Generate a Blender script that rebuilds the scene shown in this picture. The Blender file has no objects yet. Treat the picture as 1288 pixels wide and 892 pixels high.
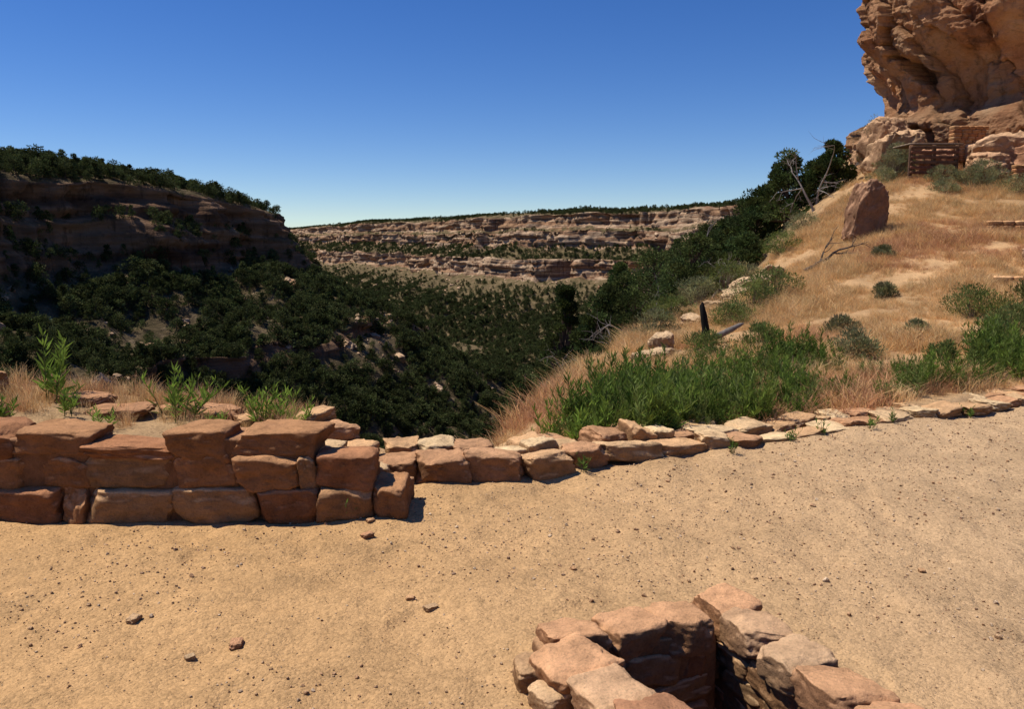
import bpy, math, numpy as np
from math import radians
from mathutils import Vector
rng=np.random.default_rng(7)
scene=bpy.context.scene

# ------------------------------------------------------------------ noise
def hsh(ix,iy,iz,s):
    h=(ix*374761393+iy*668265263+iz*1274126177+s*144665)&0xffffffff
    h=((h^(h>>13))*1274126177)&0xffffffff
    h=h^(h>>16)
    return h/2147483647.5-1.0
def vn(x,y,z,s=0):
    x,y,z=np.broadcast_arrays(np.asarray(x,float),np.asarray(y,float),np.asarray(z,float))
    ix=np.floor(x).astype(np.int64);iy=np.floor(y).astype(np.int64);iz=np.floor(z).astype(np.int64)
    fx=x-ix;fy=y-iy;fz=z-iz
    fx=fx*fx*(3-2*fx);fy=fy*fy*(3-2*fy);fz=fz*fz*(3-2*fz)
    r=0
    for a in (0,1):
        wa=fx if a else 1-fx
        for b in (0,1):
            wb=fy if b else 1-fy
            for c in (0,1):
                wc=fz if c else 1-fz
                r=r+hsh(ix+a,iy+b,iz+c,s)*wa*wb*wc
    return r
def fbm(x,y,z,o=4,s=0,g=.5):
    a=1;t=0;n=0
    for i in range(o):
        t=t+a*vn(x,y,z,s+i*17);n+=a;a*=g;x=x*2.03;y=y*2.03;z=z*2.03
    return t/n*1.6
def sst(a,b,x):
    t=np.clip((x-a)/(b-a),0,1);return t*t*(3-2*t)

# ------------------------------------------------------------------ mesh helpers
def gridF(nu,nv,wrap=False):
    i=np.arange(nu if wrap else nu-1);j=np.arange(nv-1)
    I,J=np.meshgrid(i,j,indexing='ij');I2=(I+1)%nu
    return np.stack([I*nv+J,I2*nv+J,I2*nv+J+1,I*nv+J+1],-1).reshape(-1,4)
def build(name,parts,mats,smooth=True,parent=None,link=True,coll=None):
    """parts: list of (V,F,matindex,col)"""
    Vs=[];Fs=[];Ms=[];Cs=[];o=0
    for V,F,mi,c in parts:
        V=np.asarray(V,float);F=np.asarray(F)
        Vs.append(V);Fs.append(F+o);Ms.append(np.full(len(F),mi));o+=len(V)
        c=np.asarray(c,float)
        if c.ndim==1:c=np.tile(c,(len(V),1))
        Cs.append(c[:,:3])
    V=np.concatenate(Vs).astype(np.float32);F=np.concatenate(Fs).astype(np.int32)
    Mi=np.concatenate(Ms).astype(np.int32);C=np.concatenate(Cs)
    k=F.shape[1];nf=len(F)
    me=bpy.data.meshes.new(name)
    me.vertices.add(len(V));me.vertices.foreach_set('co',V.ravel())
    me.loops.add(nf*k);me.loops.foreach_set('vertex_index',F.ravel())
    me.polygons.add(nf);me.polygons.foreach_set('loop_start',np.arange(0,nf*k,k,dtype=np.int32))
    me.update(calc_edges=True)
    me.polygons.foreach_set('material_index',Mi)
    me.polygons.foreach_set('use_smooth',np.full(nf,bool(smooth)))
    at=me.attributes.new('Col','FLOAT_COLOR','POINT')
    at.data.foreach_set('color',np.concatenate([C,np.ones((len(C),1))],1).astype(np.float32).ravel())
    for m in mats: me.materials.append(m)
    me.update()
    ob=bpy.data.objects.new(name,me)
    (coll or scene.collection).objects.link(ob)
    if parent: ob.parent=parent
    return ob
def rhomb(C,D,L,W,col,r=rng):
    C=np.asarray(C,float);n=len(C)
    D=D/np.linalg.norm(D,axis=1,keepdims=True)
    S=np.cross(D,r.normal(size=(n,3)));S/=np.linalg.norm(S,axis=1,keepdims=True)+1e-9
    L=np.broadcast_to(L,(n,))[:,None];W=np.broadcast_to(W,(n,))[:,None]
    V=np.stack([C,C+D*L*.45+S*W/2,C+D*L,C+D*L*.45-S*W/2],1).reshape(-1,3)
    F=np.arange(4*n).reshape(-1,4)
    col=np.asarray(col,float)
    if col.ndim==1: col=np.tile(col,(n,1))
    return V,F,np.repeat(col,4,0)
def tube(pts,rad,n=5):
    pts=np.asarray(pts,float);m=len(pts);rad=np.broadcast_to(rad,(m,))
    T=np.gradient(pts,axis=0);T/=np.linalg.norm(T,axis=1,keepdims=True)+1e-9
    up=np.array([.31,.17,.93]);A=np.cross(T,up);bad=np.linalg.norm(A,axis=1)<.15
    A[bad]=np.cross(T[bad],[1,0,0]);A/=np.linalg.norm(A,axis=1,keepdims=True);B=np.cross(T,A)
    th=np.arange(n)/n*2*np.pi
    V=pts[:,None]+rad[:,None,None]*(np.cos(th)[None,:,None]*A[:,None]+np.sin(th)[None,:,None]*B[:,None])
    V=V.reshape(-1,3)
    I,J=np.meshgrid(np.arange(m-1),np.arange(n),indexing='ij');J2=(J+1)%n
    F=np.stack([I*n+J,I*n+J2,(I+1)*n+J2,(I+1)*n+J],-1).reshape(-1,4)
    return V,F
def merge(lst):
    o=0;Vs=[];Fs=[]
    for V,F in lst: Vs.append(V);Fs.append(np.asarray(F)+o);o+=len(V)
    return np.concatenate(Vs),np.concatenate(Fs)
def catmull(P,n):
    P=np.asarray(P,float);m=len(P)
    Q=np.vstack([2*P[0]-P[1],P,2*P[-1]-P[-2]])
    out=[]
    t=np.linspace(0,1,60,endpoint=False)[:,None]
    for i in range(m-1):
        a,b,c,d=Q[i:i+4]
        out.append(.5*((2*b)+(c-a)*t+(2*a-5*b+4*c-d)*t**2+(-a+3*b-3*c+d)*t**3))
    out.append(P[-1:]);o=np.concatenate(out)
    s=np.r_[0,np.cumsum(np.linalg.norm(np.diff(o[:,:2],axis=0),axis=1))]
    return o,s
def resample(o,s,q): return np.stack([np.interp(q,s,o[:,k]) for k in range(o.shape[1])],1)

# ------------------------------------------------------------------ materials
def newmat(name,rough=.95,spec=.06):
    m=bpy.data.materials.new(name);m.use_nodes=True;nt=m.node_tree
    b=nt.nodes['Principled BSDF'];b.inputs['Roughness'].default_value=rough
    b.inputs['Specular IOR Level'].default_value=spec
    return m,nt,b
def nd(nt,t,ins=None,**at):
    n=nt.nodes.new(t)
    for k,v in at.items(): setattr(n,k,v)
    for k,v in (ins or {}).items():
        if isinstance(v,bpy.types.NodeSocket): nt.links.new(v,n.inputs[k])
        else: n.inputs[k].default_value=v
    return n
def noise(nt,vec,scale,detail=5,rough=.55):
    return nd(nt,'ShaderNodeTexNoise',{'Vector':vec,'Scale':scale,'Detail':detail,'Roughness':rough}).outputs['Fac']
def ramp(nt,fac,stops):
    r=nd(nt,'ShaderNodeValToRGB',{'Fac':fac});cr=r.color_ramp
    while len(cr.elements)<len(stops): cr.elements.new(.5)
    for e,(p,c) in zip(cr.elements,stops): e.position=p;e.color=(c[0],c[1],c[2],1) if not np.isscalar(c) else (c,c,c,1)
    return r.outputs['Color']
def mixc(nt,f,a,b,bt='MIX'):
    n=nt.nodes.new('ShaderNodeMix');n.data_type='RGBA';n.blend_type=bt
    for i,v in ((0,f),(6,a),(7,b)):
        if isinstance(v,bpy.types.NodeSocket): nt.links.new(v,n.inputs[i])
        else: n.inputs[i].default_value=v if i==0 else (*v,1)
    return n.outputs[2]
def mth(nt,op,a,b=0.):
    n=nt.nodes.new('ShaderNodeMath');n.operation=op
    for i,v in ((0,a),(1,b)):
        if isinstance(v,bpy.types.NodeSocket): nt.links.new(v,n.inputs[i])
        else: n.inputs[i].default_value=v
    return n.outputs[0]
def bump(nt,b,h,strength,dist,prev=None):
    n=nd(nt,'ShaderNodeBump',{'Height':h,'Strength':strength,'Distance':dist})
    if prev: nt.links.new(prev,n.inputs['Normal'])
    nt.links.new(n.outputs[0],b.inputs['Normal']);return n.outputs[0]
def pos(nt): return nt.nodes.new('ShaderNodeNewGeometry').outputs['Position']
def att(nt): return nd(nt,'ShaderNodeAttribute',attribute_name='Col').outputs['Color']
def scaled(nt,v,s): return nd(nt,'ShaderNodeMapping',{'Vector':v,'Scale':s}).outputs[0]

# sand / soil of the near ground
M_ground,nt,b=newmat('sandy_ground');p=pos(nt);c=att(nt)
big=ramp(nt,noise(nt,p,1.1,7,.65),[(.3,.78),(.5,1.),(.7,1.10)])
mid=ramp(nt,noise(nt,p,11,7,.75),[(.28,.70),(.43,.98),(.8,1.16)])
fine=ramp(nt,noise(nt,p,95,5,.8),[(.30,.42),(.43,.97),(.7,1.18)])
c=mixc(nt,1,c,big,'MULTIPLY');c=mixc(nt,1,c,mid,'MULTIPLY');c=mixc(nt,.9,c,fine,'MULTIPLY')
vor=nd(nt,'ShaderNodeTexVoronoi',{'Vector':p,'Scale':75.})
gr=ramp(nt,vor.outputs['Color'],[(.0,.62),(.45,1.02),(1.,1.34)])
c=mixc(nt,.6,c,gr,'MULTIPLY')
nt.links.new(c,b.inputs['Base Color'])
bb=bump(nt,b,noise(nt,p,6,8,.68),.7,.06)
bb=bump(nt,b,vor.outputs['Distance'],.5,-.006,bb)
bump(nt,b,noise(nt,p,160,3,.7),.6,.005,bb)

# mesa rock
def mesamat(name,stops,soil,zs):
    m,nt,b=newmat(name);p=pos(nt);a=att(nt)
    sep=nd(nt,'ShaderNodeSeparateColor',{'Color':a})
    st=noise(nt,scaled(nt,p,(.008,.008,zs)),1.,8,.62)
    rock=ramp(nt,st,stops)
    blot=ramp(nt,noise(nt,p,.07,6,.6),[(.3,.65),(.7,1.25)])
    rock=mixc(nt,1,rock,blot,'MULTIPLY')
    crk=ramp(nt,noise(nt,scaled(nt,p,(.25,.25,.03)),1.,5,.7),[(.34,.35),(.48,1.)])
    rock=mixc(nt,.9,rock,crk,'MULTIPLY')
    so=ramp(nt,noise(nt,p,.12,8,.7),soil)
    f=mth(nt,'ADD',sep.outputs[0],mth(nt,'MULTIPLY',mth(nt,'SUBTRACT',noise(nt,p,.15,5,.6),.5),.9))
    f=ramp(nt,f,[(.4,0.),(.6,1.)])
    nt.links.new(mixc(nt,f,so,rock),b.inputs['Base Color'])
    bb=bump(nt,b,noise(nt,scaled(nt,p,(.2,.2,.5)),1.,8,.7),.9,2.5)
    return m
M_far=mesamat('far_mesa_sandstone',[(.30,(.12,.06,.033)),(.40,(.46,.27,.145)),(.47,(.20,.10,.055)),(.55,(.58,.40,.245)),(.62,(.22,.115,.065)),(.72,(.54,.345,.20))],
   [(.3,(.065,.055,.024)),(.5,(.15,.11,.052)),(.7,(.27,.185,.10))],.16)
M_left=mesamat('shaded_mesa_sandstone',[(.3,(.06,.032,.02)),(.45,(.16,.088,.05)),(.55,(.28,.165,.095)),(.7,(.11,.06,.037))],  # rock tones darkened, so the left cliff's shade is in the colour
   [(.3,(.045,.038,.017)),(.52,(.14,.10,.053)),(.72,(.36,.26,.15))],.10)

# near sandstone cliff
M_cliff,nt,b=newmat('red_sandstone_cliff');p=pos(nt);a=att(nt)
r1=ramp(nt,noise(nt,scaled(nt,p,(.5,.5,.35)),1.,9,.65),[(.3,(.24,.105,.055)),(.42,(.53,.265,.13)),(.55,(.64,.37,.195)),(.7,(.70,.48,.29))])
stn=ramp(nt,noise(nt,scaled(nt,p,(1.8,1.8,.3)),1.,6,.7),[(.34,.42),(.46,1.),(.75,1.1)])
c=mixc(nt,.85,r1,stn,'MULTIPLY');c=mixc(nt,1,c,a,'MULTIPLY')
crk=ramp(nt,noise(nt,scaled(nt,p,(.9,.9,4.)),1.,7,.7),[(.36,.6),(.44,1.)])
c=mixc(nt,.7,c,crk,'MULTIPLY')
nt.links.new(c,b.inputs['Base Color'])
bb=bump(nt,b,noise(nt,scaled(nt,p,(1.2,1.2,3.2)),1.,10,.75),1.,.4)
bump(nt,b,noise(nt,p,14,6,.7),.5,.04,bb)

# wall stones / boulders: tint comes from the attribute; sunlit tops and shaded sides are painted in by normal
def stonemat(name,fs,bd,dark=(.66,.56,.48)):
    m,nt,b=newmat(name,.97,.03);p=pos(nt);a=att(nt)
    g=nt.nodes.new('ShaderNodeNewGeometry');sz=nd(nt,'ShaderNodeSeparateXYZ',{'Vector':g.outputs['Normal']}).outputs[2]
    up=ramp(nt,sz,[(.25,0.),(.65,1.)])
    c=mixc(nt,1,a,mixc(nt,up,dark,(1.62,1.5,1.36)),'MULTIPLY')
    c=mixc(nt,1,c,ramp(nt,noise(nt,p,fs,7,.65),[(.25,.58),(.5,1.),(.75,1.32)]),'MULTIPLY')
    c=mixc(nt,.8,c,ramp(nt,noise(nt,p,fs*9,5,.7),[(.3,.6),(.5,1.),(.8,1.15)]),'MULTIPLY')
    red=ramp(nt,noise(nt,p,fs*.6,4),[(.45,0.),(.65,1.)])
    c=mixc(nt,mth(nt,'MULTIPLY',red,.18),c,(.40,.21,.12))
    nt.links.new(c,b.inputs['Base Color'])
    bb=bump(nt,b,noise(nt,p,fs*1.6,8,.75),.9,bd*1.2)
    bump(nt,b,noise(nt,p,fs*14,4,.7),.6,bd*.25,bb)
    return m
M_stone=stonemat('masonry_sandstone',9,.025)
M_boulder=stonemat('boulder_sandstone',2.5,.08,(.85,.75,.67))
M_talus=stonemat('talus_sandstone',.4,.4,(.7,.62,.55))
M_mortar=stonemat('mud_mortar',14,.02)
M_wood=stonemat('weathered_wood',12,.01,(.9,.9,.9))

def leafmat(name,trans=.25,rand=.25):
    m=bpy.data.materials.new(name);m.use_nodes=True;nt=m.node_tree;nt.nodes.clear()
    a=att(nt);oi=nt.nodes.new('ShaderNodeObjectInfo')
    k=mth(nt,'ADD',mth(nt,'MULTIPLY',oi.outputs['Random'],2*rand),1-rand)
    hsv=nd(nt,'ShaderNodeHueSaturation',{'Color':a,'Value':k})
    d=nd(nt,'ShaderNodeBsdfDiffuse',{'Color':hsv.outputs[0]});t=nd(nt,'ShaderNodeBsdfTranslucent',{'Color':hsv.outputs[0]})
    mx=nd(nt,'ShaderNodeMixShader',{0:trans});nt.links.new(d.outputs[0],mx.inputs[1]);nt.links.new(t.outputs[0],mx.inputs[2])
    o=nt.nodes.new('ShaderNodeOutputMaterial');nt.links.new(mx.outputs[0],o.inputs[0]);return m
M_con=leafmat('conifer_foliage',.22,.42)
M_leaf=leafmat('green_leaves',.35,.2)
M_straw=leafmat('dry_grass_straw',.3,.2)
M_bark,nt,b=newmat('bark');p=pos(nt)
nt.links.new(mixc(nt,1,att(nt),ramp(nt,noise(nt,scaled(nt,p,(20,20,4)),1.,5),[(.3,.6),(.7,1.2)]),'MULTIPLY'),b.inputs['Base Color'])

# ------------------------------------------------------------------ terrain function
ctl=np.array([(.3,6,-.05),(1.5,6.8,-.02),(3,7.6,.0),(5,8.7,.05),(7,10,.3),(10,11.2,.6),
 (-.1,6,-.05),(.0,7,-.12),(.15,8,-.35),(.55,10,-.42),(1.39,12.5,-.3),(2.0,13.5,-.2),(3.15,16,-.06),(6,20,.75),(9.35,24,2.6),(11.2,27,3.6),
 (6.2,10,.27),(9.8,16,1.25),(12.4,20,1.95),(15.5,25,3.1),(6.3,13,.42),(3.9,11.5,.18),(2.3,9.5,.03),(8.2,19,1.6),(6.5,16.5,.85),(12.3,24.5,3.15),(16,18,1.9),(20,24,3.2),(16,28,3.8),(13,14,1.2)])
def U(r2): return np.where(r2>1e-9,.5*r2*np.log(r2+1e-12),0)
n=len(ctl);P=ctl[:,:2]
K=U(((P[:,None]-P[None])**2).sum(-1))+np.eye(n)*.6
A=np.zeros((n+3,n+3));A[:n,:n]=K;A[:n,n]=1;A[:n,n+1:]=P;A[n,:n]=1;A[n+1:,:n]=P.T
W=np.linalg.solve(A,np.r_[ctl[:,2],0,0,0])
def tps(x,y):
    o=W[n]+W[n+1]*x+W[n+2]*y
    for i in range(n): o=o+W[i]*U((x-P[i,0])**2+(y-P[i,1])**2)
    return o
def polydist(x,y,L):
    L=np.asarray(L,float);best=np.full(x.shape,1e18);side=np.zeros(x.shape);cr0=np.zeros(x.shape);zz=np.zeros(x.shape)
    for a,b_ in zip(L[:-1],L[1:]):
        dx,dy=b_[0]-a[0],b_[1]-a[1];l2=dx*dx+dy*dy
        t=np.clip(((x-a[0])*dx+(y-a[1])*dy)/l2,0,1)
        d=np.hypot(x-a[0]-t*dx,y-a[1]-t*dy);cr=(dx*(y-a[1])-dy*(x-a[0]))/math.sqrt(l2)
        up=(d<best-1e-7)|((np.abs(d-best)<=1e-7)&(np.abs(cr)>np.abs(cr0)))
        best=np.where(up,d,best);cr0=np.where(up,cr,cr0)
        if L.shape[1]>2: zz=np.where(up,a[2]+t*(b_[2]-a[2]),zz)
    return best*np.sign(cr0),zz
BORD=[(-40,5.6),(-6.5,4.85),(-1.25,4.8),(-.98,5.1),(-.7,5.45),(-.1,5.5),(.27,5.62),(.75,5.95),(1.57,6.3),(2.3,6.68),(3.42,7.33),(4.3,7.75),(5.05,8.15),(8,9.8),(14,12),(40,16)]
EDGE=[(-200,60,4),(-40,14,2),(-12,8.2,.95),(-6,6.9,.6),(-3,6.35,.40),(-1.6,6.1,.28),(-.9,5.95,.05),(-.2,5.85,-.05),(.0,7,-.12),(.15,8,-.35),(.55,10,-.42),(1.39,12.5,-.3),(2.0,13.5,-.2),(3.15,16,-.06),(6,20,.7),(9.35,24,2.5),(11.2,27,3.4),(12,32,3.4),(16,45,3),(45,90,0),(150,220,-5)]
PIT=np.array([(.2,2.93),(.13,3.03),(.77,3.18),(.83,3.32),(.95,3.1),(1.2,2.48),(1.38,2.0),(.62,2.1),(.45,2.4),(.28,2.68)])
def inpoly(x,y,Q):
    r=np.zeros(x.shape,bool);j=len(Q)-1
    for i in range(len(Q)):
        c=((Q[i,1]>y)!=(Q[j,1]>y))&(x<(Q[j,0]-Q[i,0])*(y-Q[i,1])/(Q[j,1]-Q[i,1]+1e-12)+Q[i,0])
        r^=c;j=i
    return r
def Hfull(x,y,pit=True):
    x=np.asarray(x,float);y=np.asarray(y,float)
    db,_=polydist(x,y,BORD);de,zc=polydist(x,y,EDGE)
    r=np.hypot(x,y)
    xx=np.clip(x,-5,30);yy=np.clip(y,0,40)
    hill=np.clip(tps(xx,yy),-1,5)+fbm(x*.7,y*.7,0,4,5)*.10
    plat=.37+.07*np.maximum(0,np.minimum(-x,12)-2.6)+fbm(x*2,y*2,0,3,9)*.03
    wp=sst(-.95,-1.5,x)
    out=hill*(1-wp)+plat*wp
    m=sst(.02,.22,db)
    z=out*m+(1-m)*fbm(x*1.3,y*1.3,0,4,3)*.022
    fp_=fbm(x*4.5,y*4.5,0,4,13)                      # scuffs and footprints
    z=z+(1-m)*(.015*fp_-.014*sst(.25,.6,fbm(x*3.2,y*3.2,2,2,15)))
    bl=sst(-.8,0,de);z=z*(1-bl)+zc*bl*m+z*bl*(1-m)
    dd=np.maximum(de,0)
    steep=.78+.62*sst(.14,.0,x/np.maximum(y,5.))
    drop=steep*(np.sqrt(dd*dd+.16)-.4)
    zo=zc-drop+fbm(x*.12,y*.12,0,5,21)*np.minimum(dd*.22,6)
    z=np.where(de>0,zo,z)
    fl=-112+np.maximum(0,y-600)*.02+fbm(x*.01,y*.01,0,4,31)*5
    z=np.maximum(z,fl)
    if pit: z=np.where(inpoly(x,y,PIT),-.85,z)
    return z,db,de
def Hs(x,y): return float(Hfull(np.array([x]),np.array([y]),False)[0][0])

az=np.r_[np.arange(-180,-42,6),np.arange(-42,42.01,.17),np.arange(48,180,6)]
az=np.radians(az)
rr=np.r_[np.linspace(.05,1.5,16)[:-1],1.5*np.exp(np.arange(0,math.log(60/1.5),.009)),60*np.exp(np.arange(0.009,math.log(9000/60),.026))]
Am,Rm=np.meshgrid(az,rr,indexing='ij')
X=Rm*np.sin(Am);Y=Rm*np.cos(Am)
Z,DB,DE=Hfull(X,Y)
nA,nR=X.shape
hillm=(sst(.0,.3,DB))
col=np.zeros((nA,nR,3));
pl=np.array([.555,.325,.142]);pr=np.array([.53,.345,.185]);hl=np.array([.50,.305,.148]);plt_=np.array([.46,.29,.145]);cn=np.array([.14,.10,.05])
tR=sst(-1.5,3.5,X)[...,None]
col[:]=pl*(1-tR)+pr*tR
wl=sst(-.8,-1.3,X)[...,None];hm=hillm[...,None]
out=hl*(1-wl)+plt_*wl
out=out*(1+.25*fbm(X*.5,Y*.5,0,4,44)[...,None])
col=col*(1-hm)+out*hm
cm=sst(.3,4,DE)[...,None];col=col*(1-cm)+cn*cm
col=np.clip(col,.02,.85)
V=np.stack([X,Y,Z],-1).reshape(-1,3)
F=gridF(nA,nR,True)[:,::-1]
ground=build('ground_terrain',[(V,F,0,col.reshape(-1,3))],[M_ground])

# ------------------------------------------------------------------ instancing
def scatter(name,pts,scl,rot,idx,coll):
    pts=np.asarray(pts,np.float32);k=len(pts)
    me=bpy.data.meshes.new(name);me.vertices.add(k);me.vertices.foreach_set('co',pts.ravel())
    s=np.asarray(scl,np.float32)
    if s.ndim==1: s=np.repeat(s[:,None],3,1)
    a=me.attributes.new('scl','FLOAT_VECTOR','POINT');a.data.foreach_set('vector',s.ravel())
    r=np.zeros((k,3),np.float32);rot=np.asarray(rot)
    if rot.ndim==1: r[:,2]=rot
    else: r[:]=rot
    a=me.attributes.new('rotv','FLOAT_VECTOR','POINT');a.data.foreach_set('vector',r.ravel())
    a=me.attributes.new('idx','INT','POINT');a.data.foreach_set('value',np.asarray(idx,np.int32))
    ob=bpy.data.objects.new(name,me);scene.collection.objects.link(ob)
    g=bpy.data.node_groups.new(name+'_gn','GeometryNodeTree')
    g.interface.new_socket('Geometry',in_out='INPUT',socket_type='NodeSocketGeometry')
    g.interface.new_socket('Geometry',in_out='OUTPUT',socket_type='NodeSocketGeometry')
    gi=g.nodes.new('NodeGroupInput');go=g.nodes.new('NodeGroupOutput')
    ip=g.nodes.new('GeometryNodeInstanceOnPoints');ci=g.nodes.new('GeometryNodeCollectionInfo')
    ci.inputs['Collection'].default_value=coll;ci.inputs['Separate Children'].default_value=True;ci.inputs['Reset Children'].default_value=True
    def na(t,nm):
        q=g.nodes.new('GeometryNodeInputNamedAttribute');q.data_type=t;q.inputs['Name'].default_value=nm;return q.outputs['Attribute']
    L=g.links.new
    L(gi.outputs[0],ip.inputs['Points']);L(ci.outputs[0],ip.inputs['Instance']);ip.inputs['Pick Instance'].default_value=True
    L(na('INT','idx'),ip.inputs['Instance Index']);L(na('FLOAT_VECTOR','scl'),ip.inputs['Scale']);L(na('FLOAT_VECTOR','rotv'),ip.inputs['Rotation'])
    L(ip.outputs[0],go.inputs[0])
    md=ob.modifiers.new('instances','NODES');md.node_group=g
    return ob
def newcoll(n_): return bpy.data.collections.new(n_)

# ------------------------------------------------------------------ plants
def crown(h,w,nl,m,LL,r,kind,base=(.045,.065,.022)):
    Cs=[];Ds=[];co=[];limbs=[]
    for i in range(nl):
        if kind=='pine':
            t=r.uniform(.18,1)**.9;R=w/2*((1-t)**.75*.95+.08)*r.uniform(.55,1.1)
        else:
            t=r.uniform(.14,.97);R=w/2*max(.12,1-2.6*(t-.42)**2)*r.uniform(.35,1.05)
        a=r.uniform(0,2*np.pi);c=np.array([math.cos(a)*R,math.sin(a)*R,t*h])
        rad=(.13 if kind=='pine' else .17)*w*r.uniform(.6,1.25)
        if nl>50: rad*=.72
        limbs.append(c)
        q=r.normal(size=(m,3));q/=np.linalg.norm(q,axis=1,keepdims=True)
        rd=rad*r.uniform(.2,1,(m,1))**.45
        pt=c+q*rd*np.array([1,1,.7])
        Cs.append(pt);Ds.append(q+np.array([c[0]/w*.8,c[1]/w*.8,.55])+r.normal(size=(m,3))*.35)
        bcol=np.array(base)*r.uniform(.6,1.45)*np.array([r.uniform(.9,1.25),1,r.uniform(.8,1.1)])
        co.append(bcol*r.uniform(.7,1.3,(m,1)))
    return np.concatenate(Cs),np.concatenate(Ds),np.concatenate(co),limbs
def tree_parts(h,w,nl,m,LL,r,kind,base=(.045,.065,.022),limbed=True):
    C,D,co,limbs=crown(h,w,nl,m,LL,r,kind,base)
    V,F,c4=rhomb(C,D,LL*r.uniform(.6,1.3,len(C)),LL*.5*r.uniform(.6,1.3,len(C)),co,r)
    tr=[]
    z=np.linspace(0,.9*h,7);wob=np.c_[r.normal(size=(7,2))*.03*w,z];wob[0,:2]=0
    tr.append(tube(wob,np.linspace(.045,.008,7)*h*.8,6))
    if limbed:
        for c in limbs[::2]:
            s=np.array([0,0,max(.05*h,c[2]*.72)]);mid=(s+c)/2+np.array([0,0,-.02*h])
            tr.append(tube([s,mid,c],np.array([.014,.009,.003])*h,4))
    TV,TF=merge(tr)
    return [(TV,TF,0,(.13,.09,.065)),(V,F,1,c4)]
treecoll=newcoll('juniper_templates')
for i in range(7):
    r=np.random.default_rng(100+i)
    build('juniper_form',tree_parts(1,[.95,.8,1.1,.7,.9,1.2,.6][i],26,20,.12,r,'pine' if i in(3,6) else 'juniper',(.068,.087,.033),limbed=False),[M_bark,M_con],False,coll=treecoll)
scrubcoll=newcoll('scrub_templates')
for i in range(5):
    r=np.random.default_rng(130+i)
    build('scrub_form',tree_parts(1,[.8,.95,.6,.75,1.1][i],70,80,.035,r,'pine' if i==2 else 'juniper',(.075,.10,.034)),[M_bark,M_con],False,coll=scrubcoll)
def weed_parts(h,ns,spread,r,leafL=.1,base=(.13,.22,.035),nl=20,w=.2):
    st=[];Cs=[];Ds=[];Ls=[];co=[]
    for i in range(ns):
        a=r.uniform(0,6.28);R=spread*r.uniform(0,1)
        p0=np.array([math.cos(a)*R*.5,math.sin(a)*R*.5,0]);hh=h*r.uniform(.6,1)
        tip=p0+np.array([math.cos(a)*R*.8+r.normal()*.04*h,math.sin(a)*R*.8+r.normal()*.04*h,hh])
        t=np.linspace(0,1,5)[:,None];pp=p0+(tip-p0)*t;pp[:,:2]=p0[:2]+(tip-p0)[:2]*(t**1.6)
        st.append(tube(pp,np.linspace(.006,.002,5)*(h/.5)**.5,3))
        tt=r.uniform(.12,1,nl);k=np.stack([np.interp(tt,t[:,0],pp[:,j]) for j in range(3)],1)
        an=np.arange(nl)*2.4+r.uniform(0,6);el=r.uniform(.2,.9,nl)+tt*.5
        Cs.append(k);Ds.append(np.stack([np.cos(an)*np.cos(el),np.sin(an)*np.cos(el),np.sin(el)],1))
        Ls.append(leafL*r.uniform(.6,1.2,nl)*(1.15-.45*tt));co.append(np.array(base)*r.uniform(.6,1.35,(nl,1)))
    C=np.concatenate(Cs);Lc=np.concatenate(Ls)
    V,F,c4=rhomb(C,np.concatenate(Ds),Lc,Lc*w,np.concatenate(co),r)
    SV,SF=merge(st)
    return [(SV,SF,0,(.16,.2,.06)),(V,F,0,c4)]
def shrub_parts(h,w,r,base=(.12,.15,.06),nl=40,m=40,LL=.05):
    C,D,co,limbs=crown(h,w,nl,m,LL,r,'juniper',base)
    D[:,2]+=.6
    V,F,c4=rhomb(C,D,LL*r.uniform(.7,1.6,len(C)),LL*.3,co,r)
    st=[tube([np.array([0,0,-.02]),c*.5,c],[.012*h,.008*h,.003*h],3) for c in limbs]
    SV,SF=merge(st)
    return [(SV,SF,0,(.16,.12,.08)),(V,F,1,c4)]
def grass_parts(nb,h,sp,r,base,wd=.006):
    a=r.uniform(0,6.28,nb);R=sp*np.sqrt(r.uniform(0,1,nb))
    p0=np.stack([np.cos(a)*R,np.sin(a)*R,np.zeros(nb)-.01],1)
    hh=h*r.uniform(.35,1,nb);ln=r.normal(size=(nb,2))*.42
    p1=p0+np.c_[ln*hh[:,None]*.35,hh*.55];p2=p0+np.c_[ln*hh[:,None]*1.1,hh]
    s=np.stack([np.cos(a+1.2),np.sin(a+1.2),0*a],1)*wd/2
    V=np.stack([p0-s,p0+s,p1+s*.8,p1-s*.8,p2+s*.25,p2-s*.25],1).reshape(-1,3)
    i=np.arange(nb)*6
    F=np.concatenate([np.stack([i,i+1,i+2,i+3],1),np.stack([i+3,i+2,i+4,i+5],1)])
    co=np.repeat(np.array(base)*r.uniform(.65,1.3,(nb,1)),6,0)
    return [(V,F,0,co)]
def place(ob,x,y,z=None,rz=0,s=1):
    ob.location=(x,y,Hs(x,y) if z is None else z);ob.rotation_euler[2]=rz;ob.scale=(s,s,s) if np.isscalar(s) else s
    return ob

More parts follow.
